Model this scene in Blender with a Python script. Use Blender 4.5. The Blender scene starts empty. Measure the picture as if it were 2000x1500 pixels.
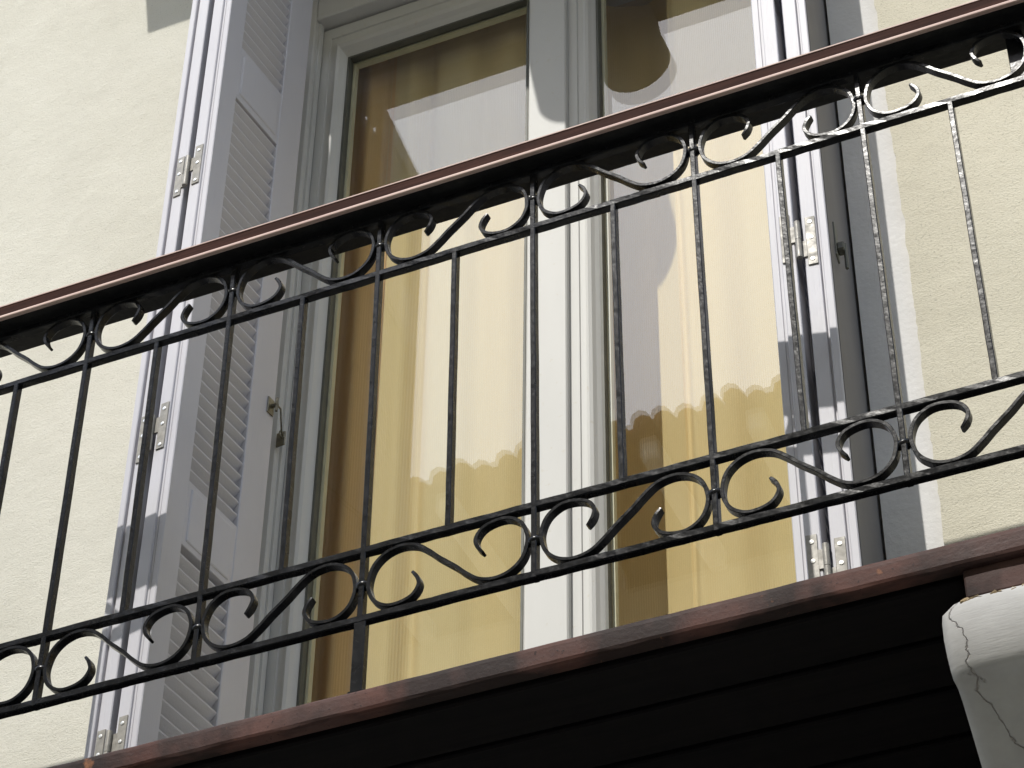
import bpy, bmesh, math, random
from mathutils import Vector, Matrix
random.seed(7)
S = bpy.context.scene
COL = S.collection

# ------------------------------------------------------------------ camera
cam_d = bpy.data.cameras.new("camera")
cam = bpy.data.objects.new("camera", cam_d)
COL.objects.link(cam)
YAW, PIT, ROL = 0.422881815, 0.725031823, 0.0142653724
cy, sy, cp, sp = math.cos(YAW), math.sin(YAW), math.cos(PIT), math.sin(PIT)
fw = Vector((-sy*cp, cy*cp, sp)); rt = Vector((cy, sy, 0)); up = rt.cross(fw)
cr, sr = math.cos(ROL), math.sin(ROL)
r2 = cr*rt + sr*up; u2 = -sr*rt + cr*up
m = Matrix((r2, u2, -fw)).transposed().to_4x4()
m.translation = Vector((1.13593574, -2.61077401, -2.29513652))
cam.matrix_world = m
cam_d.sensor_width = 36; cam_d.lens = 36*5004.46827/2000
cam_d.clip_start = 0.05; cam_d.clip_end = 500
S.camera = cam

# ------------------------------------------------------------------ light
SUN_A, SUN_T = 0.22, 1.40            # sideways and upward run of the sun per metre out of the wall
to_sun = Vector((-SUN_A, -1, SUN_T)).normalized()
el = math.asin(to_sun.z); az = math.atan2(to_sun.x, to_sun.y)
W = bpy.data.worlds.new("World"); S.world = W; W.use_nodes = True
nt = W.node_tree; nt.nodes.clear()
sky = nt.nodes.new('ShaderNodeTexSky'); sky.sky_type = 'NISHITA'; sky.sun_disc = False
sky.sun_elevation = el; sky.sun_rotation = az % (2*math.pi)
sky.air_density = 1.3; sky.dust_density = 0.7; sky.ozone_density = 1.0
bg = nt.nodes.new('ShaderNodeBackground'); bg.inputs['Strength'].default_value = 0.15
wo = nt.nodes.new('ShaderNodeOutputWorld')
hz = nt.nodes.new('ShaderNodeHueSaturation'); hz.inputs['Saturation'].default_value = .6   # hazy, whitish summer sky
nt.links.new(sky.outputs[0], hz.inputs['Color']); nt.links.new(hz.outputs[0], bg.inputs[0]); nt.links.new(bg.outputs[0], wo.inputs[0])
sd = bpy.data.lights.new("sun", 'SUN'); sd.energy = 2.0; sd.angle = math.radians(0.5); sd.color = (1, .965, .9)
so = bpy.data.objects.new("sun", sd); COL.objects.link(so)
so.rotation_euler = to_sun.to_track_quat('Z', 'Y').to_euler()
so.location = (0, -5, 8)
S.view_settings.view_transform = 'Standard'; S.view_settings.look = 'None'
S.view_settings.exposure = 1.2; S.view_settings.gamma = 1; S.view_settings.use_curve_mapping = False

# ------------------------------------------------------------------ materials
class N:
    def __init__(s, name):
        s.m = bpy.data.materials.new(name); s.m.use_nodes = True
        s.t = s.m.node_tree; s.t.nodes.clear()
        s.out = s.t.nodes.new('ShaderNodeOutputMaterial')
        s.co = s.t.nodes.new('ShaderNodeTexCoord')
        s.geo = s.t.nodes.new('ShaderNodeNewGeometry')
    def n(s, ty, **k):
        x = s.t.nodes.new(ty)
        for a, b in k.items(): setattr(x, a, b)
        return x
    def l(s, a, b): s.t.links.new(a, b)
    def pos(s, scale=(1, 1, 1)):
        mp = s.n('ShaderNodeMapping'); mp.inputs['Scale'].default_value = scale
        s.l(s.geo.outputs['Position'], mp.inputs[0]); return mp.outputs[0]
    def noise(s, sc, det=4, rough=.55, dist=0, vec=None, scale=(1, 1, 1)):
        x = s.n('ShaderNodeTexNoise'); x.inputs['Scale'].default_value = sc
        x.inputs['Detail'].default_value = det; x.inputs['Roughness'].default_value = rough
        x.inputs['Distortion'].default_value = dist
        s.l(vec or s.pos(scale), x.inputs['Vector']); return x.outputs['Fac']
    def ramp(s, f, a, b, ca, cb, mid=None):
        r = s.n('ShaderNodeValToRGB'); e = r.color_ramp.elements
        e[0].position = a; e[1].position = b
        e[0].color = (*ca, 1) if len(ca) == 3 else ca; e[1].color = (*cb, 1) if len(cb) == 3 else cb
        if mid:
            q = e.new(mid[0]); q.color = (*mid[1], 1)
        s.l(f, r.inputs[0]); return r.outputs[0]
    def mix(s, f, a, b, mode='MIX'):
        x = s.n('ShaderNodeMix', data_type='RGBA', blend_type=mode)
        for i, v in ((0, f), (6, a), (7, b)):
            if hasattr(v, 'links') or hasattr(v, 'is_linked'): s.l(v, x.inputs[i])
            elif isinstance(v, (int, float)): x.inputs[i].default_value = v
            else: x.inputs[i].default_value = (*v, 1)
        return x.outputs[2]
    def math(s, op, a, b=0.0):
        x = s.n('ShaderNodeMath', operation=op)
        for i, v in enumerate((a, b)):
            if isinstance(v, (int, float)): x.inputs[i].default_value = v
            else: s.l(v, x.inputs[i])
        return x.outputs[0]
    def bump(s, h, st, d, prev=None):
        x = s.n('ShaderNodeBump'); x.inputs['Strength'].default_value = st; x.inputs['Distance'].default_value = d
        s.l(h, x.inputs['Height'])
        if prev: s.l(prev, x.inputs['Normal'])
        return x.outputs[0]
    def bsdf(s, col, rough=.5, metal=0, bump=None, spec=.5, coat=0, sheen=0):
        p = s.n('ShaderNodeBsdfPrincipled')
        for k, v in (('Base Color', col), ('Roughness', rough), ('Metallic', metal), ('Specular IOR Level', spec), ('Coat Weight', coat), ('Sheen Weight', sheen)):
            if hasattr(v, 'links') or hasattr(v, 'is_linked'): s.l(v, p.inputs[k])
            elif isinstance(v, (int, float)): p.inputs[k].default_value = v
            else: p.inputs[k].default_value = (*v, 1)
        if bump: s.l(bump, p.inputs['Normal'])
        return p.outputs[0]
    def done(s, sh): s.l(sh, s.out.inputs[0]); return s.m

def mat_stucco(name, c1, c2, fine, worm):
    a = N(name)
    big = a.noise(3.0, 5, .6)
    col = a.ramp(big, .3, .75, c1, c2)
    sp_ = a.noise(260, 3, .6)
    col = a.mix(a.ramp(sp_, .28, .42, (1, 1, 1), (0, 0, 0)), col, tuple(x*.72 for x in c1))
    h1 = a.noise(fine, 4, .65, worm, scale=(1, 1, 1.7))
    h2 = a.noise(14, 3, .5)
    b = a.bump(h2, .3, .010); b = a.bump(h1, .65, .0026, b)
    st = a.noise(2.2, 6, .7, .8, scale=(1, 1, .45)); col = a.mix(a.ramp(st, .56, .74, (0, 0, 0), (.32, .32, .32)), col, tuple(x*.86 for x in c1))
    return a.done(a.bsdf(col, .9, bump=b, spec=.16))
M = {}
M['stucco_l'] = mat_stucco('cream_stucco_combed', (.555, .54, .47), (.63, .615, .545), 95, 2.0)
M['stucco_r'] = mat_stucco('cream_stucco_grainy', (.56, .53, .43), (.63, .60, .495), 230, .3)
a = N('white_render'); c = a.ramp(a.noise(9, 5), .3, .7, (.60, .595, .585), (.67, .665, .655))
M['surround'] = a.done(a.bsdf(c, .85, bump=a.bump(a.noise(90, 4), .5, .002), spec=.25))
a = N('cream_white_door_paint'); c = a.ramp(a.noise(6, 4, scale=(1, 1, .3)), .3, .7, (.53, .53, .51), (.58, .58, .56))
c = a.mix(a.ramp(a.noise(70, 3), .66, .74, (0, 0, 0), (.5, .5, .5)), c, (.5, .47, .40))
M['door'] = a.done(a.bsdf(c, .6, bump=a.bump(a.noise(40, 3, scale=(3, 3, .3)), .15, .001), spec=.3))
a = N('lilac_grey_shutter_paint'); c = a.ramp(a.noise(5, 5, scale=(1, 1, .4)), .3, .72, (.47, .465, .50), (.53, .525, .56))
c = a.mix(a.ramp(a.noise(45, 4, scale=(4, 4, .25)), .60, .75, (0, 0, 0), (.35, .35, .35)), c, (.42, .42, .47))
M['shutter'] = a.done(a.bsdf(c, .5, bump=a.bump(a.noise(160, 4, scale=(3, 3, .08)), .5, .0009), spec=.35))
a = N('dark_grey_outer_shade'); M['outer'] = a.done(a.bsdf(a.ramp(a.noise(6, 4, scale=(1, 1, .4)), .3, .7, (.115, .11, .113), (.15, .145, .148)), .6, spec=.25))  # dark tone paints the shade on the right shutter's outer side
a = N('gasket_rubber'); M['gasket'] = a.done(a.bsdf(a.ramp(a.noise(20), .3, .7, (.07, .075, .06), (.11, .11, .09)), .6))
a = N('bead_yellow_cream'); M['bead'] = a.done(a.bsdf(a.ramp(a.noise(20), .3, .7, (.55, .53, .38), (.62, .60, .44)), .5))

a = N('black_iron_paint')
n1 = a.noise(48, 3, .5); n2 = a.noise(190, 2, .5); n3 = a.noise(120, 4, .7)
c = a.ramp(a.noise(30, 4), .35, .7, (.0060, .0062, .0070), (.013, .0135, .0155))
c = a.mix(a.ramp(n3, .66, .76, (0, 0, 0), (1, 1, 1)), c, (.020, .011, .008))
b = a.bump(n1, .24, .0026); b = a.bump(n2, .15, .0006, b)
r = a.ramp(n3, .3, .7, (.16, .16, .16), (.30, .30, .30))
M['iron'] = a.done(a.bsdf(c, r, bump=b, spec=.16))

a = N('flat_shade_black'); M['under_shade'] = a.done(a.bsdf(a.ramp(a.noise(60, 4), .3, .7, (.006, .006, .0065), (.012, .012, .012)), .6, bump=a.bump(a.noise(80, 4), .5, .003), spec=.2))  # black tone for the unlit underside of the handrail
a = N('dark_varnished_handrail_wood')
g = a.noise(40, 6, .65, .4, scale=(.12, 2.2, 2.2))
c = a.ramp(g, .25, .8, (.020, .009, .007), (.078, .034, .025), (.5, (.040, .017, .013)))
M['handrail'] = a.done(a.bsdf(c, .7, bump=a.bump(g, .35, .0015), spec=.04))
a = N('sunlit_pink_lip')
g = a.noise(30, 5, .6, scale=(.15, 2, 2)); c = a.ramp(g, .3, .75, (.40, .27, .24), (.55, .42, .36))
M['lip'] = a.done(a.bsdf(c, .6, bump=a.bump(g, .25, .001), spec=.3))  # pale pink paints the sunlight caught by the rail's lower edge and nosing

a = N('weathered_copper_brown_edging')
g = a.noise(14, 6, .65, .5, scale=(.22, 1.6, 1.6)); pat = a.noise(5.5, 5, .6, scale=(1, 1, 1))
c = a.ramp(g, .25, .8, (.036, .016, .013), (.135, .068, .056), (.52, (.075, .034, .027)))
c = a.mix(a.ramp(pat, .45, .60, (0, 0, 0), (.7, .7, .7)), c, (.066, .040, .036))
shade_blots = a.noise(5.5, 4, .55, scale=(1, 2, .5))
c = a.mix(a.ramp(shade_blots, .43, .53, (0, 0, 0), (.88, .88, .88)), c, (.016, .011, .010))  # dark blots stand in for railing shadows and reflections on the edge
pit = a.noise(150, 3, .6)
c = a.mix(a.ramp(pit, .64, .70, (0, 0, 0), (1, 1, 1)), c, (.030, .016, .014))
c = a.mix(a.ramp(a.noise(24, 4, .6), .66, .76, (0, 0, 0), (.8, .8, .8)), c, (.30, .13, .06))
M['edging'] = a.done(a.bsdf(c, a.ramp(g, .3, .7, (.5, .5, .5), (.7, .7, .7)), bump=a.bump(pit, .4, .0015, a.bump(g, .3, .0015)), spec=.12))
a = N('shade_black_underside_boards')
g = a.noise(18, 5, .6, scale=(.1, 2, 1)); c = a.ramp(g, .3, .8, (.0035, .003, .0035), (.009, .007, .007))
M['boards'] = a.done(a.bsdf(c, .8, bump=a.bump(g, .4, .002), spec=.1))  # near black colour holds the shade under the balcony
a = N('cracked_white_plaster')
g = a.noise(8, 6, .65); c = a.ramp(g, .3, .75, (.30, .295, .285), (.42, .415, .405))
v = a.n('ShaderNodeTexVoronoi', feature='DISTANCE_TO_EDGE'); v.inputs['Scale'].default_value = 4.1
dv = a.n('ShaderNodeVectorMath', operation='ADD')
nz = a.n('ShaderNodeTexNoise'); nz.inputs['Scale'].default_value = 16; nz.inputs['Detail'].default_value = 6
sc_ = a.n('ShaderNodeVectorMath', operation='SCALE'); sc_.inputs['Scale'].default_value = .09
a.l(a.geo.outputs['Position'], nz.inputs['Vector']); a.l(nz.outputs['Color'], sc_.inputs[0])
a.l(a.geo.outputs['Position'], dv.inputs[0]); a.l(sc_.outputs[0], dv.inputs[1]); a.l(dv.outputs[0], v.inputs['Vector'])
crk = a.ramp(v.outputs['Distance'], .0008, .005, (0, 0, 0), (1, 1, 1))
c = a.mix(crk, (.29, .26, .24), c)
c = a.mix(a.ramp(a.noise(5, 4), .62, .72, (0, 0, 0), (.5, .5, .5)), c, (.40, .38, .33))
st = a.noise(120, 3, .6, scale=(.3, 1, 2))
M['plaster'] = a.done(a.bsdf(c, .88, bump=a.bump(crk, .9, .004, a.bump(st, .4, .0012)), spec=.2))
a = N('mossy_mortar'); c = a.ramp(a.noise(60, 5), .35, .65, (.09, .065, .03), (.30, .22, .12))
M['moss'] = a.done(a.bsdf(c, .95, bump=a.bump(a.noise(90, 5), 1, .006)))
a = N('dull_nickel'); c = a.ramp(a.noise(90, 4), .3, .7, (.20, .19, .17), (.30, .285, .255))
M['nickel'] = a.done(a.bsdf(c, a.ramp(a.noise(60), .3, .7, (.35, .35, .35), (.7, .7, .7)), metal=.2, bump=a.bump(a.noise(200, 3), .25, .0006)))
a = N('bright_screw_steel'); M['screw'] = a.done(a.bsdf((.8, .8, .78), .3, metal=.6))
a = N('old_brass'); c = a.ramp(a.noise(90), .3, .7, (.13, .12, .09), (.26, .24, .18))
M['brass'] = a.done(a.bsdf(c, .35, metal=.8))

# curtain cloth: fine vertical ribs, light comes through it
def cloth(name, c0, c1, rib):
    a = N(name)
    wv = a.n('ShaderNodeTexWave', bands_direction='X'); wv.inputs['Scale'].default_value = 75
    wv.inputs['Distortion'].default_value = .6; wv.inputs['Detail'].default_value = 1
    a.l(a.pos((1, 0, .02)), wv.inputs['Vector'])
    tone = a.ramp(a.noise(5, 4, scale=(1, 0, .12)), .3, .7, c0, c1)
    c = a.mix(a.math('MULTIPLY', wv.outputs['Fac'], .22), tone, rib)
    bp = a.bump(wv.outputs['Fac'], .25, .0012)
    df = a.n('ShaderNodeBsdfDiffuse'); tl = a.n('ShaderNodeBsdfTranslucent'); mx = a.n('ShaderNodeMixShader')
    a.l(c, df.inputs[0]); tc = a.mix(1.0, c, (1.0, .62, .34), 'MULTIPLY'); a.l(tc, tl.inputs[0]); a.l(bp, df.inputs['Normal']); mx.inputs[0].default_value = .18
    a.l(df.outputs[0], mx.inputs[1]); a.l(tl.outputs[0], mx.inputs[2]); return a.done(mx.outputs[0])
M['curtain'] = cloth('cream_yellow_ribbed_curtain_cloth', (.83, .645, .33), (.88, .735, .45), (.72, .48, .20))
M['shade_tint'] = cloth('shade_amber_curtain_cloth', (.86, .56, .26), (.91, .64, .33), (.74, .42, .16))  # amber tone puts the left shutter's shadow into the curtain colour
# window glass
a = N('window_glass')
tr = a.n('ShaderNodeBsdfTransparent'); tr.inputs[0].default_value = (.95, .965, .955, 1)
gl = a.n('ShaderNodeBsdfGlossy'); gl.inputs['Roughness'].default_value = 0.0
dt = a.n('ShaderNodeVectorMath', operation='DOT_PRODUCT')
a.l(a.geo.outputs['Incoming'], dt.inputs[0]); a.l(a.geo.outputs['True Normal'], dt.inputs[1])
cs = a.math('SUBTRACT', 1.0, a.math('ABSOLUTE', dt.outputs['Value']))
f2 = a.math('ADD', .075, a.math('MULTIPLY', a.math('POWER', cs, 4.6), 1.5))
ms = a.n('ShaderNodeMixShader'); a.l(f2, ms.inputs[0]); a.l(tr.outputs[0], ms.inputs[1]); a.l(gl.outputs[0], ms.inputs[2])
M['glass'] = a.done(ms.outputs[0])
a = N('dim_room_paint'); M['room'] = a.done(a.bsdf(a.ramp(a.noise(2), .3, .7, (.60, .48, .34), (.66, .53, .38)), .9))
a = N('pale_street_stone'); M['asphalt'] = a.done(a.bsdf(a.ramp(a.noise(40, 5), .3, .7, (.24, .235, .22), (.32, .31, .29)), .9, bump=a.bump(a.noise(200), .5, .003)))
a = N('cream_far_render'); M['far'] = a.done(a.bsdf(a.ramp(a.noise(1.5, 5), .3, .7, (.50, .45, .34), (.58, .53, .42)), .9))
a = N('terracotta'); M['tile'] = a.done(a.bsdf(a.ramp(a.noise(9, 5), .3, .7, (.28, .13, .07), (.42, .23, .13)), .85))
a = N('pale_rafter_paint'); M['rafter'] = a.done(a.bsdf(a.ramp(a.noise(9, 5), .3, .7, (.76, .73, .67), (.84, .81, .75)), .7))
a = N('dark_shutter_green'); M['farshut'] = a.done(a.bsdf(a.ramp(a.noise(9, 5), .3, .7, (.05, .07, .05), (.08, .10, .07)), .6))
a = N('paving_stone'); M['paving'] = a.done(a.bsdf(a.ramp(a.noise(7, 5), .3, .7, (.30, .29, .27), (.38, .37, .34)), .9))

# ------------------------------------------------------------------ mesh helpers
def rec(bm): bmesh.ops.recalc_face_normals(bm, faces=bm.faces[:])
def mesh(name, bm, mat=None, smooth=False):
    rec(bm); me = bpy.data.meshes.new(name); bm.to_mesh(me); bm.free()
    if smooth:
        for p in me.polygons: p.use_smooth = True
    if mat: me.materials.append(M[mat])
    return me
def obj(name, data, parent=None, loc=None, rotz=None):
    o = bpy.data.objects.new(name, data); COL.objects.link(o)
    if parent is not None: o.parent = parent
    if loc is not None: o.location = loc
    if rotz is not None: o.rotation_euler = (0, 0, rotz)
    return o
def thing(name, label, cat, loc=(0, 0, 0), rotz=0, group=None):
    o = bpy.data.objects.new(name, None); COL.objects.link(o); o.empty_display_size = .05
    o.location = loc; o.rotation_euler = (0, 0, rotz)
    tag(o, label, cat, group); return o
def tag(o, label, cat, group=None):
    o['label'] = label; o['category'] = cat
    if group: o['group'] = group
def box(bm, x0, x1, y0, y1, z0, z1, bev=0.0, seg=1):
    vs = [bm.verts.new((x, y, z)) for x in (x0, x1) for y in (y0, y1) for z in (z0, z1)]
    q = [(0, 1, 3, 2), (4, 6, 7, 5), (0, 4, 5, 1), (2, 3, 7, 6), (0, 2, 6, 4), (1, 5, 7, 3)]
    fs = [bm.faces.new([vs[i] for i in f]) for f in q]
    if bev:
        es = list({e for f in fs for e in f.edges})
        bmesh.ops.bevel(bm, geom=es, offset=bev, segments=seg, affect='EDGES', profile=.5)
def prism(bm, prof, a0, a1, axis='x', shear=None):
    """closed profile of (p,q) extruded along axis; x: (y,z)  z: (x,y)"""
    def P(p, q, t):
        return (t, p, q) if axis == 'x' else (p, q, t) if axis == 'z' else (p, t, q)
    A = [bm.verts.new(P(p, q, a0)) for p, q in prof]; B = [bm.verts.new(P(p, q, a1)) for p, q in prof]
    n = len(prof)
    for i in range(n): bm.faces.new((A[i], A[(i+1) % n], B[(i+1) % n], B[i]))
    bm.faces.new(A); bm.faces.new(B[::-1])
def cyl(bm, p0, p1, r, seg=12, r1=None):
    p0 = Vector(p0); p1 = Vector(p1); d = (p1-p0).normalized()
    t = Vector((0, 0, 1)) if abs(d.z) < .9 else Vector((1, 0, 0))
    u = d.cross(t).normalized(); v = d.cross(u); r1 = r if r1 is None else r1
    A = []; B = []
    for i in range(seg):
        an = 2*math.pi*i/seg; o = u*math.cos(an)+v*math.sin(an)
        A.append(bm.verts.new(p0+o*r)); B.append(bm.verts.new(p1+o*r1))
    for i in range(seg): bm.faces.new((A[i], A[(i+1) % seg], B[(i+1) % seg], B[i]))
    bm.faces.new(A); bm.faces.new(B[::-1])
def part(name, parent, mat, fn, smooth=False, loc=None, rotz=None):
    bm = bmesh.new(); fn(bm); return obj(name, mesh(name, bm, mat, smooth), parent, loc, rotz)

# ================================================================== STRUCTURE
part('ground', None, 'asphalt', lambda bm: box(bm, -60, 60, -60, 3, -4.2, -4.0))['kind'] = 'structure'
part('pavement', None, 'paving', lambda bm: box(bm, -60, 60, -1.4, 3, -4.0, -3.87, .01))['kind'] = 'structure'
part('opposite_pavement', None, 'paving', lambda bm: box(bm, -60, 60, -7.2, -5.3, -4.0, -3.87, .01))['kind'] = 'structure'

OL, OR, OT, OB = -.876, .382, 2.205, -.25     # door opening
WY = .48                                      # plane of the door surround
facade = thing('house_facade', 'cream rendered house front with a white band round the balcony door', 'house', (0, WY, -4))
def wl(bm):
    box(bm, -9, -.974, -.007, .45, 0, 14)
o = part('stucco_wall', facade, 'stucco_l', wl)
def wr(bm):
    # left edge of the grainy render wanders a little against the white band
    n = 240; z0, z1 = 0, 14; fy = -.008
    L0 = []; rnd = random.Random(3); x = 0
    zz = [z0 + (z1-z0)*i/n for i in range(n+1)]
    zz = sorted(set([0, 3, 3.6] + [3.6 + i*.012 for i in range(200)] + [6.2, 8, 14]))
    E_ = []
    for z in zz:
        x = x*.75 + rnd.uniform(-.0016, .0016)
        E_.append(.4760 + x + rnd.uniform(-.0007, .0007))
    A = [bm.verts.new((e, fy, z)) for e, z in zip(E_, zz)]
    B = [bm.verts.new((e-.0005, .004, z)) for e, z in zip(E_, zz)]
    C = [bm.verts.new((9, fy, z)) for z in zz]
    for i in range(len(zz)-1):
        bm.faces.new((A[i], A[i+1], B[i+1], B[i])); bm.faces.new((A[i], C[i], C[i+1], A[i+1]))
part('stucco_wall', facade, 'stucco_r', wr)
def surr(bm):
    D = .19
    box(bm, OR, .60, 0, .45, 0, 14, 0)                       # right of the opening
    box(bm, -1.1, OL, 0, .45, 0, 14, 0)
    box(bm, OL, OR, 0, .45, OT+4, 14, 0)
    box(bm, OL, OR, 0, .45, 0, OB+4-.02, 0)
part('door_surround', facade, 'surround', surr)
# wall closes behind the render so no light leaks round the room
room = thing('room_behind_door', 'dim warm room behind the yellow curtains', 'room', (0, .9, -.25))
def rm(bm):
    x0, x1, y0, y1, z0, z1 = -1.6, 1.2, .02, 2.6, -.02, 2.75
    t = .05
    box(bm, x0-t, x1+t, y1, y1+t, z0-t, z1+t); box(bm, x0-t, x0, y0, y1, z0-t, z1+t); box(bm, x1, x1+t, y0, y1, z0-t, z1+t)
    box(bm, x0, x1, y0, y1, z1, z1+t); box(bm, x0, x1, y0, y1, z0-t, z0)
part('room_walls', room, 'room', rm)

# ================================================================== FRENCH DOOR
door = thing('french_door', 'cream white double glazed balcony door with moulded sashes and centre post', 'door', (0, .645, -.25))
def rel(y): return y-.645
FY, SY, GY = .645, .68, .71
def frame(bm):
    zt = OT+.25; xi0, xi1, zi = -.825, .331, 2.135+.25
    prof_out = [(OL, xi0), (xi1, OR)]
    box(bm, OL, xi0, 0, .10, 0, zt, .0025); box(bm, xi1, OR, 0, .10, 0, zt, .0025)
    box(bm, xi0+.0005, xi1-.0005, .001, .10, zi, zt-.001, .0025)
    box(bm, xi0+.0005, xi1-.0005, .001, .12, 0, .05, .0025)
    # rebate lip
    box(bm, xi0-.001, xi0+.006, .014, .030, .04, zi+.004, .001); box(bm, xi1-.006, xi1+.001, .014, .030, .04, zi+.004, .001)
part('door_frame', door, 'door', frame)
def sash(x0, x1, gx0, gx1, side):
    """x0..x1 outside of the sash, gx glass"""
    zb, zt, gzb, gzt = .055, 2.128+.25, .17, 2.035+.25
    y0, y1 = rel(SY), rel(SY)+.05
    def f(bm):
        # ring by nested steps: flat, ovolo, bead
        steps = [(0, 0.0), (.34, .0), (.36, .004), (.56, .004), (.60, -.002), (.70, -.004), (.80, 0.0), (.88, .009), (1.0, .018)]
        rings = []
        for t, dy in steps:
            rings.append([bm.verts.new(p) for p in (
                (x0+(gx0-x0)*t, y0+dy, zb+(gzb-zb)*t), (x1+(gx1-x1)*t, y0+dy, zb+(gzb-zb)*t),
                (x1+(gx1-x1)*t, y0+dy, zt+(gzt-zt)*t), (x0+(gx0-x0)*t, y0+dy, zt+(gzt-zt)*t))])
        for x, y, z in ((0, y1, 0),):
            rings.append([bm.verts.new(p) for p in ((gx0, y1, gzb), (gx1, y1, gzb), (gx1, y1, gzt), (gx0, y1, gzt))])
        rings.append([bm.verts.new(p) for p in ((x0, y1, zb), (x1, y1, zb), (x1, y1, zt), (x0, y1, zt))])
        rings.append(rings[0])
        for A, B in zip(rings, rings[1:]):
            for i in range(4): bm.faces.new((A[i], A[(i+1) % 4], B[(i+1) % 4], B[i]))
    s = part('sash', door, 'door', f)
    def ring(bm, o_, w, ya, yb):
        a0, a1, b0, b1 = gx0+o_, gx1-o_, gzb+o_, gzt-o_
        box(bm, a0, a0+w, ya, yb, b0, b1); box(bm, a1-w, a1, ya, yb, b0, b1)
        box(bm, a0+w, a1-w, ya, yb, b1-w, b1); box(bm, a0+w, a1-w, ya, yb, b0, b0+w)
    part('gasket', s, 'gasket', lambda bm: ring(bm, .0004, .005, rel(SY)+.0165, rel(GY)+.004))
    part('glazing_bead', s, 'bead', lambda bm: ring(bm, .0055, .006, rel(GY)+.006, rel(GY)+.02))
    for dy in (0.0, .022):
        def g(bm):
            z0, z1 = gzb+.001, gzt-.001
            vs = [bm.verts.new(p) for p in ((gx0+.001, rel(GY)+dy, z0), (gx1-.001, rel(GY)+dy, z0), (gx1-.001, rel(GY)+dy, z1), (gx0+.001, rel(GY)+dy, z1))]
            bm.faces.new(vs)
        part('glass_pane', s, 'glass', g)
    return s
sash(-.822, -.262, -.765, -.325, -1)
sash(-.226, .328, -.170, .270, 1)
def astr(bm):
    zb, zt = .055, 2.128+.25
    y = rel(.664)
    prof = [(-.312, rel(SY)+.02), (-.312, y+.008), (-.309, y+.003), (-.304, y+.003), (-.303, y), (-.229, y), (-.2265, y+.003), (-.2265, rel(SY)+.045), (-.262, rel(SY)+.045)]
    prism(bm, prof, zb+.002, zt-.002, 'z')
part('centre_post', door, 'door', astr)
def drip(bm): box(bm, -.822, .328, -.012, .034, .052, .075, .004, 2)
part('weather_bar', door, 'door', drip)

# ================================================================== CURTAINS
def curtain(x0, x1, folds, base, label, mat='curtain'):
    def f(bm):
        n = int((x1-x0)/.0035); zs = [-.2, .1, .5, .9, 1.3, 1.7, 2.12]; rows = []
        for k, z in enumerate(zs):
            row = []
            for i in range(n+1):
                x = x0+(x1-x0)*i/n
                y = base
                for (c, w, d) in folds:
                    cc = c + .006*math.sin(2.1*z+c*9)
                    y += d*math.exp(-((x-cc)/w)**2)*(1+.12*math.sin(1.7*z+c*5))
                y += .0025*math.sin(x*70+z*1.1)
                row.append(bm.verts.new((x, y, z)))
            rows.append(row)
        for A, B in zip(rows, rows[1:]):
            for i in range(n): bm.faces.new((A[i], A[i+1], B[i+1], B[i]))
    me_bm = bmesh.new(); f(me_bm)
    o = obj('curtain', mesh('curtain', me_bm, mat, True)); tag(o, label, 'curtain', 'curtains behind the balcony door'); return o
curtain(-.86, -.682, [(-.80, .05, .03), (-.74, .02, -.012), (-.70, .025, .012)], .772,  # strip tinted where the left shutter's shadow falls
        'curtain edge tinted amber brown for the shutter shadow at the far left of the left glass pane', 'shade_tint')
curtain(-.695, -.262, [(-.635, .022, -.012), (-.60, .02, .024), (-.52, .05, -.008), (-.47, .025, .010), (-.40, .035, -.008), (-.30, .03, .02)], .782,
        'sunlit cream yellow curtain filling the left glass pane')
curtain(-.042, .40, [(-.040, .012, .020), (.03, .05, -.006), (.13, .06, .012), (.22, .04, -.006)], .772,
        'cream yellow curtain drawn to the right behind the right glass pane')
curtain(-.40, .10, [(-.30, .03, .02), (-.22, .03, -.02), (-.13, .03, .015), (-.05, .03, -.01)], .87,
        'shaded inner curtain hanging further back, just right of the centre post')
# ================================================================== SHUTTERS
LT, GAP, LW = .042, .0135, .281
ZB, ZT = -.215, 2.075
SL = [(-.16, .392), (.532, 1.522), (1.672, 2.02)]     # louvred zones
def leaf_frame(bm, m_, k0, recess, inner):
    """local x = from the free outer edge towards the wall, y = away from the door, z"""
    def b(x0, x1, ka, kb, z0, z1, bev=.0015):
        ya, yb = sorted((m_*(k0+ka), m_*(k0+kb))); box(bm, x0, x1, ya, yb, z0, z1, bev)
    if inner: rec_, gv, mn = (0, .013), (.013, .0175), (.0175, LT)
    else: rec_, gv, mn = (LT-.013, LT), (LT-.0175, LT-.013), (0, LT-.0175)
    b(recess, .057, *rec_, ZB, ZT); b(.005, .0569, *gv, ZB+.001, ZT-.001, 0); b(0, .0568, *mn, ZB, ZT)
    # back stile: same rebate, reversed
    b(.205, LW, 0, .024, ZB, ZT); b(.2051, LW-.004, .024, LT, ZB, ZT)
    prev = ZB
    for z0, z1 in SL:
        b(.0565, .2055, .001, LT-.001, prev+.0005, z0, .001); prev = z1
    b(.0565, .2055, .001, LT-.001, prev, ZT-.0005, .001)
def slat_mesh(m_):
    bm = bmesh.new(); prof = [(.0030, .0150), (.0060, .0180), (.0300, -.0115), (.0300, -.0165), (.0265, -.0175), (.0030, .0115)]
    prism(bm, [(m_*p, q) for p, q in prof], .0565, .2055, 'x'); return mesh('slat', bm, 'shutter')
def panel_mesh(m_, h):
    bm = bmesh.new()
    ya, yb = sorted((m_*-.0015, m_*(LT+.0015))); box(bm, .066, .196, ya, yb, -h/2+.012, h/2-.012, .0035, 2)
    return mesh('panel', bm, 'shutter')
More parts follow.
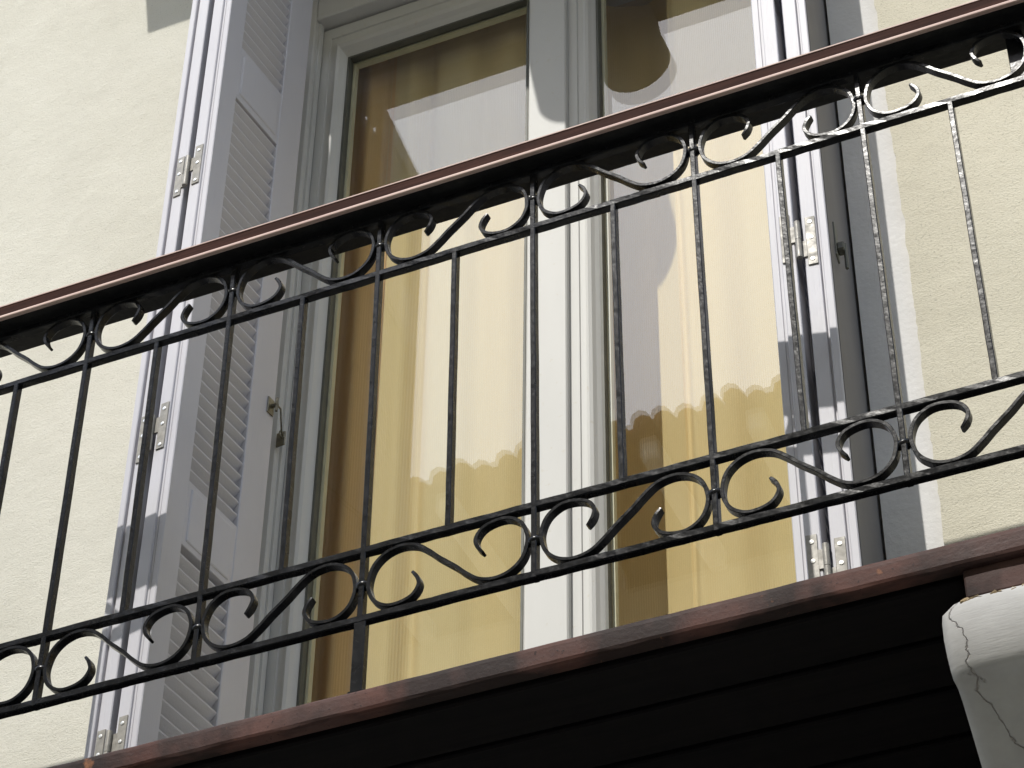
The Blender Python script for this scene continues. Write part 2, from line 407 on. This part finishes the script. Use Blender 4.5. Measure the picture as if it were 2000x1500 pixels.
def screw_mesh(m_):
    bm = bmesh.new(); cyl(bm, (0, 0, 0), (-.0010, 0, 0), .0034, 12); cyl(bm, (-.0010, 0, 0), (-.0013, 0, 0), .0028, 12, .0015)
    return mesh('screw', bm, 'screw')
def shutter(loc, ang, m_, label, hz, dz):
    t = thing('folding_shutter', label, 'shutter', (loc[0], loc[1], 0), ang, 'louvred folding shutters at the balcony door')
    sm = slat_mesh(m_); pm = panel_mesh(m_, .14); scm = screw_mesh(m_)
    for li, (k0, rc) in enumerate(((0, .0045), (LT+GAP, -.0035))):
        lf = part('shutter_leaf', t, 'shutter', lambda bm: leaf_frame(bm, m_, k0, rc, li == 0))
        for z0, z1 in SL:
            if m_ < 0 and li == 1:
                ph = z1-z0; pb = bmesh.new(); ya, yb = sorted((m_*(LT+GAP+.004), m_*(LT+GAP+LT-.004))); box(pb, .056, .206, ya, yb, z0-.001, z1+.001)
                obj('panel', mesh('panel', pb, 'shutter'), lf); continue
            z = z0+.013
            while z < z1-.008:
                obj('slat', sm, lf, (0, m_*k0, z)); z += .0298
        for z0, z1 in () if (m_ < 0 and li == 1) else ((.392, .532), (1.522, 1.672)): obj('panel', pm, lf, (0, m_*k0, (z0+z1)/2))
    bk = LT+GAP/2
    for z in hz:
        def h(bm, z=z):
            def b(x0, x1, ka, kb, z0, z1, bev=.0006):
                ya, yb = sorted((m_*ka, m_*kb)); box(bm, x0, x1, ya, yb, z0, z1, bev)
            b(-.0022, 0, .0195, .0365, z+dz-.052, z+dz+.054); b(-.0022, 0, .0610, .0775, z-.055, z+.052)
            b(-.0024, -.0002, .0360, bk, z+.0005, z+.036, .0004); b(-.0024, -.0002, bk, .0612, z-.036, z-.0005, .0004)
            cyl(bm, (-.0062, m_*bk, z-.040), (-.0062, m_*bk, z-.0005), .0052, 14)
            cyl(bm, (-.0062, m_*bk, z+.0005), (-.0062, m_*bk, z+.040), .0052, 14)
        hg = part('hinge', t, 'nickel', h)
        for k, o_ in ((.028, dz), (.0692, 0)):
            for q in (-.043, .005, .040): obj('screw', scm, hg, (-.0022, m_*k, z+o_+q))
    return t
angL = math.atan2(1, .10)
shL = shutter((-.797, .254), angL, 1, 'lilac grey louvred shutter pair folded open on the left of the door', (1.275, .612, -.052), .012)
shR = shutter((.3005, .254), math.pi-angL, -1, 'lilac grey folded shutter pair on the right, seen edge on beside the white band', (1.285, .623, -.038), .012)
# hook and eye on the left shutter
def hook(bm):
    box(bm, .256, .276, -.003, 0, .842, .880, .0008)                 # plate on the stile
    cyl(bm, (.268, -.001, .862), (.268, -.016, .862), .0045, 10); cyl(bm, (.268, -.014, .846), (.268, -.014, .878), .0028, 8)
part('hook_plate', shL, 'brass', hook)
EX, EY, EZ = .379, .060, .893          # the eye stands on the door frame
def hrod(bm):
    P = [(.268, -.014, .862), (.284, -.012, .864), (EX-.006, EY-.012, EZ+.010), (EX, EY-.014, EZ-.004), (EX-.004, EY-.018, EZ-.010)]
    for p, q in zip(P, P[1:]): cyl(bm, p, q, .0017, 8)
part('hook_rod', shL, 'brass', hrod)
def heye(bm):
    for k in range(10):
        a0, a1 = math.pi*2*k/10, math.pi*2*(k+1)/10
        cyl(bm, (EX-.004+.007*math.cos(a0), EY-.012, EZ+.007*math.sin(a0)), (EX-.004+.007*math.cos(a1), EY-.012, EZ+.007*math.sin(a1)), .0019, 6)
    cyl(bm, (EX+.002, EY-.010, EZ), (EX+.0075, EY-.004, EZ), .0022, 8); box(bm, EX+.004, EX+.008, EY-.014, EY+.006, EZ-.018, EZ+.016, .0008)
part('hook_eye', shL, 'brass', heye)
def latch(bm):
    y0 = 2*LT+GAP
    ya, yb = -(y0+.004), -y0
    box(bm, .045, .070, ya, yb, .625, .700, .001); box(bm, .048, .067, ya-.012, ya, .638, .655, .002)
    cyl(bm, (.058, ya-.012, .655), (.058, ya-.012, .600), .003, 8)
part('latch_bolt', shR, 'gasket', latch)
def skin(bm):  # added dark sheet, paints the shade on this outer face
    y0 = 2*LT+GAP; box(bm, .002, LW-.004, -(y0+.0012), -(y0+.0002), ZB+.002, ZT-.002)
part('outer_shade_sheet', shR, 'outer', skin)['label'] = 'thin dark grey sheet for the shade on the outer face'

# ================================================================== BALCONY FLOOR
bal = thing('balcony', 'balcony floor with worn brown edge moulding, black underside boards and white corbel', 'balcony', (0, 0, -.30))
BX0, BX1 = -1.75, 1.45
TOP = -.262+.30
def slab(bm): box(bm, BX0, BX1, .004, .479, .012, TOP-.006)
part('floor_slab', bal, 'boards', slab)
def edg(bm):
    prof = [(.004, TOP), (-.0135, TOP), (-.0165, TOP-.0015), (-.0180, TOP-.0045), (-.0185, TOP-.009), (-.0185, .016), (-.0182, .006), (-.0165, .0015), (-.013, 0), (.004, 0)]
    P = []
    for i in range(len(prof)): P.append(prof[i])
    n = 90
    rnd = random.Random(5); rows = []
    for i in range(n+1):
        x = BX0+(BX1-BX0)*i/n; w = rnd.uniform(-.0007, .0007)
        rows.append([bm.verts.new((x, y+(w if y < 0 else 0), z+(rnd.uniform(-.0012, .0012) if z < .005 and y < 0 else 0))) for y, z in P])
    k = len(P)
    for A, B in zip(rows, rows[1:]):
        for j in range(k): bm.faces.new((A[j], A[(j+1) % k], B[(j+1) % k], B[j]))
    bm.faces.new(rows[0]); bm.faces.new(rows[-1][::-1])
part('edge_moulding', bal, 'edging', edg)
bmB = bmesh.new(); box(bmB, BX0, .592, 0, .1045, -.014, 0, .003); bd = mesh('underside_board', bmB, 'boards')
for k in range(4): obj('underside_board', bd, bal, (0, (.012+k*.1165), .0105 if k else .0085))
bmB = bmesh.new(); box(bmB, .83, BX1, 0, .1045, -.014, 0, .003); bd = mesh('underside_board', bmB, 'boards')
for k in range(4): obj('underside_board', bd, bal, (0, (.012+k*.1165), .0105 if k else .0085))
# block and corbel under the right part of the edge
CX0, CX1 = .566, .80
def blk(bm): box(bm, .5965, .815, -.006, .478, -.046, -.0005, .003, 2)
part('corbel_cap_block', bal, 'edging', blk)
def moss(bm):
    rnd = random.Random(2)
    pr = [(-.010, -.060), (-.012, -.052), (-.006, -.046), (.02, -.0462), (.02, -.060)]
    rows = []
    for i in range(50):
        x = .590+.22*i/49; rows.append([bm.verts.new((x, y+rnd.uniform(-.003, .002), z+rnd.uniform(-.003, .002))) for y, z in pr])
    for A, B in zip(rows, rows[1:]):
        for j in range(5): bm.faces.new((A[j], A[(j+1) % 5], B[(j+1) % 5], B[j]))
    bm.faces.new(rows[0]); bm.faces.new(rows[-1][::-1])
part('mortar_seam', bal, 'moss', moss)
def corbel_mesh(name, prof, w, xr, bulge):
    """prof: front line (y,z) from top to bottom; cross-section in x is a rounded U that bulges forward"""
    bm = bmesh.new(); rows = []; n = 20
    for y, z, hw in prof:
        row = []
        for i in range(n+1):
            u = -1+2*i/n
            x = hw*math.copysign(min(1, abs(u)*1.0)**.9, u); e = max(0, 1-abs(u)**5)
            row.append(bm.verts.new((x, y+bulge*(1-e**.6), z)))
        row = [bm.verts.new((-hw, .479, z))]+row+[bm.verts.new((hw, .479, z))]
        rows.append(row)
    for A, B in zip(rows, rows[1:]):
        for i in range(len(A)-1): bm.faces.new((A[i], A[i+1], B[i+1], B[i]))
    bm.faces.new(rows[0]); bm.faces.new(rows[-1][::-1])
    return mesh(name, bm, 'plaster', True)
w = .118
prof = [(-.004, -.046, w-.016), (-.012, -.050, w-.008), (-.017, -.060, w-.001), (-.020, -.075, w), (-.021, -.100, w), (-.018, -.125, w-.001), (-.013, -.143, w-.002), (-.008, -.1535, w-.003), (-.005, -.1560, w-.004),
        (.008, -.1572, w-.004), (.020, -.170, w-.005), (.045, -.199, w-.006), (.085, -.243, w-.007), (.14, -.30, w-.008), (.22, -.375, w-.009), (.32, -.455, w-.01), (.44, -.54, w-.012)]
obj('corbel', corbel_mesh('corbel', prof, w, 0, .016), bal, (.680, 0, 0))

# ================================================================== RAILING
rail = thing('balcony_railing', 'glossy black wrought iron balcony railing with scroll bands and brown wooden handrail', 'railing', (0, 0, -.262))
RZ = .262; SP = .27; LEAN = -.0084
R2, R3, R4, R1 = .561, 0.0, -.1238, .685
RX0, RX1 = -6.2*SP, 4.9*SP
def wobble(bm, amp, seed):
    rnd = random.Random(seed)
    for v in bm.verts: v.co += Vector((rnd.uniform(-amp, amp), rnd.uniform(-amp, amp), rnd.uniform(-amp, amp)))
def hbar(name, ztop, h=.0125, d=.0145, seed=0):
    def f(bm):
        n = 160; rnd = random.Random(seed); hd = d/2; c = .0016; rows = []
        pr = [(-hd+c, 0), (-hd, -c), (-hd, -h+c), (-hd+c, -h), (hd-c, -h), (hd, -h+c), (hd, -c), (hd-c, 0)]
        for i in range(n+1):
            x = RX0+(RX1-RX0)*i/n; dz = rnd.uniform(-.0004, .0004)
            rows.append([bm.verts.new((x, y+rnd.uniform(-.0003, .0003), z+ztop+RZ+dz+rnd.uniform(-.0003, .0003))) for y, z in pr])
        for A, B in zip(rows, rows[1:]):
            for j in range(8): bm.faces.new((A[j], A[(j+1) % 8], B[(j+1) % 8], B[j]))
        bm.faces.new(rows[0]); bm.faces.new(rows[-1][::-1])
    return part(name, rail, 'iron', f)
for i, z in enumerate((R1-.0005, R2, R3, R4)): hbar('rail', z, seed=i)
def post_mesh(z0, z1, w=.0086, d=.0148):
    bm = bmesh.new(); n = 14; rnd = random.Random(int(z1*100)); hw, hd, c = w/2, d/2, .0012; rows = []
    pr = [(-hw+c, -hd), (hw-c, -hd), (hw, -hd+c), (hw, hd-c), (hw-c, hd), (-hw+c, hd), (-hw, hd-c), (-hw, -hd+c)]
    for i in range(n+1):
        z = z0+(z1-z0)*i/n; ox = rnd.uniform(-.0003, .0003)
        rows.append([bm.verts.new((x+ox+LEAN*z, y, z+RZ)) for x, y in pr])
    for A, B in zip(rows, rows[1:]):
        for j in range(8): bm.faces.new((A[j], A[(j+1) % 8], B[(j+1) % 8], B[j]))
    bm.faces.new(rows[0]); bm.faces.new(rows[-1][::-1])
    return mesh('baluster', bm, 'iron')
pm_full = post_mesh(R4-.012, R1-.008); pm_half = post_mesh(R3-.003, R2-.010)
def weld_mesh():
    bm = bmesh.new(); bmesh.ops.create_icosphere(bm, subdivisions=2, radius=1)
    rnd = random.Random(4)
    for v in bm.verts: v.co = Vector((v.co.x*.0125, v.co.y*.0085, v.co.z*.0085))*(1+rnd.uniform(-.10, .10))
    return mesh('weld', bm, 'iron', True)
wm = weld_mesh()
NODES = range(-6, 5)
for k in NODES:
    obj('baluster', pm_full, rail, (k*SP, 0, 0))
    for zc in (R4+.055, R2+.056): obj('weld', wm, rail, (k*SP+LEAN*zc, -.0005, zc+RZ))
    if k < 4: obj('baluster', pm_half, rail, ((k+.5)*SP, 0, 0))
# scrolls
half = [(.0775, .054), (.0855, .0425), (.0885, .028), (.079, .0125), (.060, .0048), (.038, .0055), (.0190, .0185), (.0098, .038), (.0085, .058), (.0160, .0825), (.034, .0995), (.058, .1055), (.083, .0995), (.103, .0835), (.118, .0680)]
pts = half + [(.1325, .0548)] + [(.265-x, .1096-y) for x, y in reversed(half)]
def catmull(P, k=5):
    out = []
    for i in range(len(P)-1):
        p0 = P[max(i-1, 0)]; p1 = P[i]; p2 = P[i+1]; p3 = P[min(i+2, len(P)-1)]
        for j in range(k):
            t = j/k
            out.append(tuple(.5*((2*b)+(-a_+c_)*t+(2*a_-5*b+4*c_-d_)*t*t+(-a_+3*b-3*c_+d_)*t**3) for a_, b, c_, d_ in zip(p0, p1, p2, p3)))
    out.append(P[-1]); return out
path = catmull(pts)
def scroll_mesh(flip):
    bm = bmesh.new(); rows = []; n = len(path); hd = .0072
    P = [(x+.0025, (.1096-y) if flip else y) for x, y in path]
    P = [(x, y*(.1105/.1096)) for x, y in P]
    for i, (x, y) in enumerate(P):
        a_ = P[max(0, i-1)]; b = P[min(n-1, i+1)]; dx, dy = b[0]-a_[0], b[1]-a_[1]; L = math.hypot(dx, dy); nx, ny = -dy/L, dx/L
        e = min(i, n-1-i); th = .0030*(1 if e > 5 else .72+.056*e)
        dd = hd*(1 if e > 3 else .85+.04*e)
        c = .0008
        rows.append([bm.verts.new((x+nx*o_, yy, y+ny*o_)) for o_, yy in ((-th+c, -dd), (th-c, -dd), (th, -dd+c), (th, dd-c), (th-c, dd), (-th+c, dd), (-th, dd-c), (-th, -dd+c))])
    for A, B in zip(rows, rows[1:]):
        for j in range(8): bm.faces.new((A[j], A[(j+1) % 8], B[(j+1) % 8], B[j]))
    bm.faces.new(rows[0]); bm.faces.new(rows[-1][::-1])
    return mesh('scroll', bm, 'iron')
s_dn, s_up = scroll_mesh(False), scroll_mesh(True)
for k in range(-6, 4):
    j_ = lambda a_: random.uniform(-a_, a_)
    even = (k+3) % 2 == 0
    obj('scroll', s_dn if even else s_up, rail, (k*SP+LEAN*R4+j_(.0012), j_(.0006), R4+.0005+RZ+j_(.0008))).rotation_euler = (j_(.008), j_(.012), j_(.01))
    obj('scroll', s_up if even else s_dn, rail, (k*SP+LEAN*R2+j_(.0012), j_(.0006), R2+.0008+RZ+j_(.0008))).rotation_euler = (j_(.008), j_(.012), j_(.01))
def foot(bm):
    box(bm, -.277, -.2585, -.0075, .0065, 0.0, R4-.0122+RZ, .001)
    box(bm, -.2805, -.2550, -.0095, .0085, -.004, .008, .002)
part('foot', rail, 'iron', foot)
part('foot', rail, 'iron', foot, loc=(4*SP, 0, 0))
part('foot', rail, 'iron', foot, loc=(-4*SP, 0, 0))
def hand(bm):
    # wooden section: dark flat face under a thin top nosing
    pr = [(-.0325, .7218), (-.0322, .7120), (-.0320, .7000), (-.0326, .6975), (-.0335, .6968), (-.0335, .6885), (.047, .6885), (.048, .6905), (.048, .718), (.045, .7218)]
    prism(bm, [(y, z+RZ) for y, z in pr], RX0-.02, RX1+.02, 'x')
part('handrail', rail, 'handrail', hand)
def lip(bm):
    pr = [(-.0336, .6968), (-.0352, .6964), (-.0392, .6925), (-.0402, .6895), (-.0400, .6868), (-.0385, .6852), (-.0336, .6852)]
    prism(bm, [(y, z+RZ) for y, z in pr], RX0-.02, RX1+.02, 'x')
part('handrail_sunlit_lip', rail, 'lip', lip)
def nose(bm):
    prism(bm, [(y, z+RZ) for y, z in [(-.0328, .7206), (-.0336, .7209), (-.0335, .7232), (-.0325, .7240), (.044, .7238), (.044, .7219), (-.0325, .7219)]], RX0-.02, RX1+.02, 'x')
part('handrail_nosing', rail, 'lip', nose)
def under(bm): box(bm, RX0-.02, RX1+.02, -.0330, .0475, .6858+RZ, .6882+RZ, .0006)  # black sheet added to hold the shade below the wooden rail
part('under_shade_strip', rail, 'under_shade', under)
# the railing turns towards the wall at its right end: flat end upright with stay
def stay(bm):
    box(bm, .764, .790, .012, .0225, R2+.02+RZ, R1+.0005+RZ, .001)
part('end_stay', rail, 'iron', stay)

# ================================================================== BALCONY ABOVE (seen in the glass and by its shadow)
ub = thing('upper_balcony', 'underside of the next balcony up, mirrored dark in the door glass', 'balcony', (0, 0, 2.71))
def us(bm): box(bm, -1.255, 3.6, 0, .452, 0, .17, .004)
part('floor_slab', ub, 'plaster', us)
def uc(bm):
    pr = []
    cx, cz, r = 0, -.146, .090
    for i in range(25):
        an = math.radians(38-(256)*i/24); pr.append((cx+r*math.cos(an), cz+r*math.sin(an)))
    pr = [(.060, .0005)]+pr+[(-.060, .0005)]
    n = len(pr); rows = []
    for y, s_ in ((-.0, .93), (.006, 1), (.10, 1), (.20, .98), (.32, .9), (.45, .8)):
        rows.append([bm.verts.new((p*s_, y, min(q, .0005)*s_ if q < 0 else q)) for p, q in pr])
    for A, B in zip(rows, rows[1:]):
        for j in range(n): bm.faces.new((A[j], A[(j+1) % n], B[(j+1) % n], B[j]))
    bm.faces.new(rows[0]); bm.faces.new(rows[-1][::-1])
ucm = bmesh.new(); uc(ucm); ucm = mesh('corbel', ucm, 'plaster')
for x in (-.344, .95, 2.3): obj('corbel', ucm, ub, (x, 0, 0))

# ================================================================== HOUSE ACROSS THE STREET (mirrored in the glass)
opp = thing('opposite_house', 'cream house across the street, its tiled eaves mirrored in the glass', 'house', (0, -7.2, -4))
def ow(bm): box(bm, -16, 12, -6, 0, 0, 10.75)
part('wall', opp, 'far', ow)
def orf(bm):
    pr = [(1.15, 10.88), (1.15, 10.95), (-3, 12.6), (-7, 10.95), (-7, 10.85), (-3, 12.45)]
    prism(bm, pr, -16.4, 12.4, 'x')
roof = part('roof', opp, 'tile', orf)
bmB = bmesh.new()
for i in range(7):
    pass
cyl(bmB, (0, 1.20, -.035), (0, .2, .365), .058, 8, .058); tm = mesh('roof_tile', bmB, 'tile', True)
for k in range(195): obj('roof_tile', tm, roof, (-15+k*.136+.01*((k*5)%3), .02*((k*7)%3-1), 10.930+.008*((k*5)%4)))
bmB = bmesh.new(); box(bmB, -.05, .05, 0, 1.10, -.07, .07, .01); rm_ = mesh('rafter', bmB, 'rafter')
for k in range(40): obj('rafter', rm_, opp, (-15+k*.62, 0.001, 10.81))
for k in range(9):
    for z in (4.6, 8.0):
        w_ = part('window', opp, 'farshut', lambda bm: box(bm, -.55, .55, 0, .05, -.8, .8, .01), loc=(-14+k*2.8, .002, z))
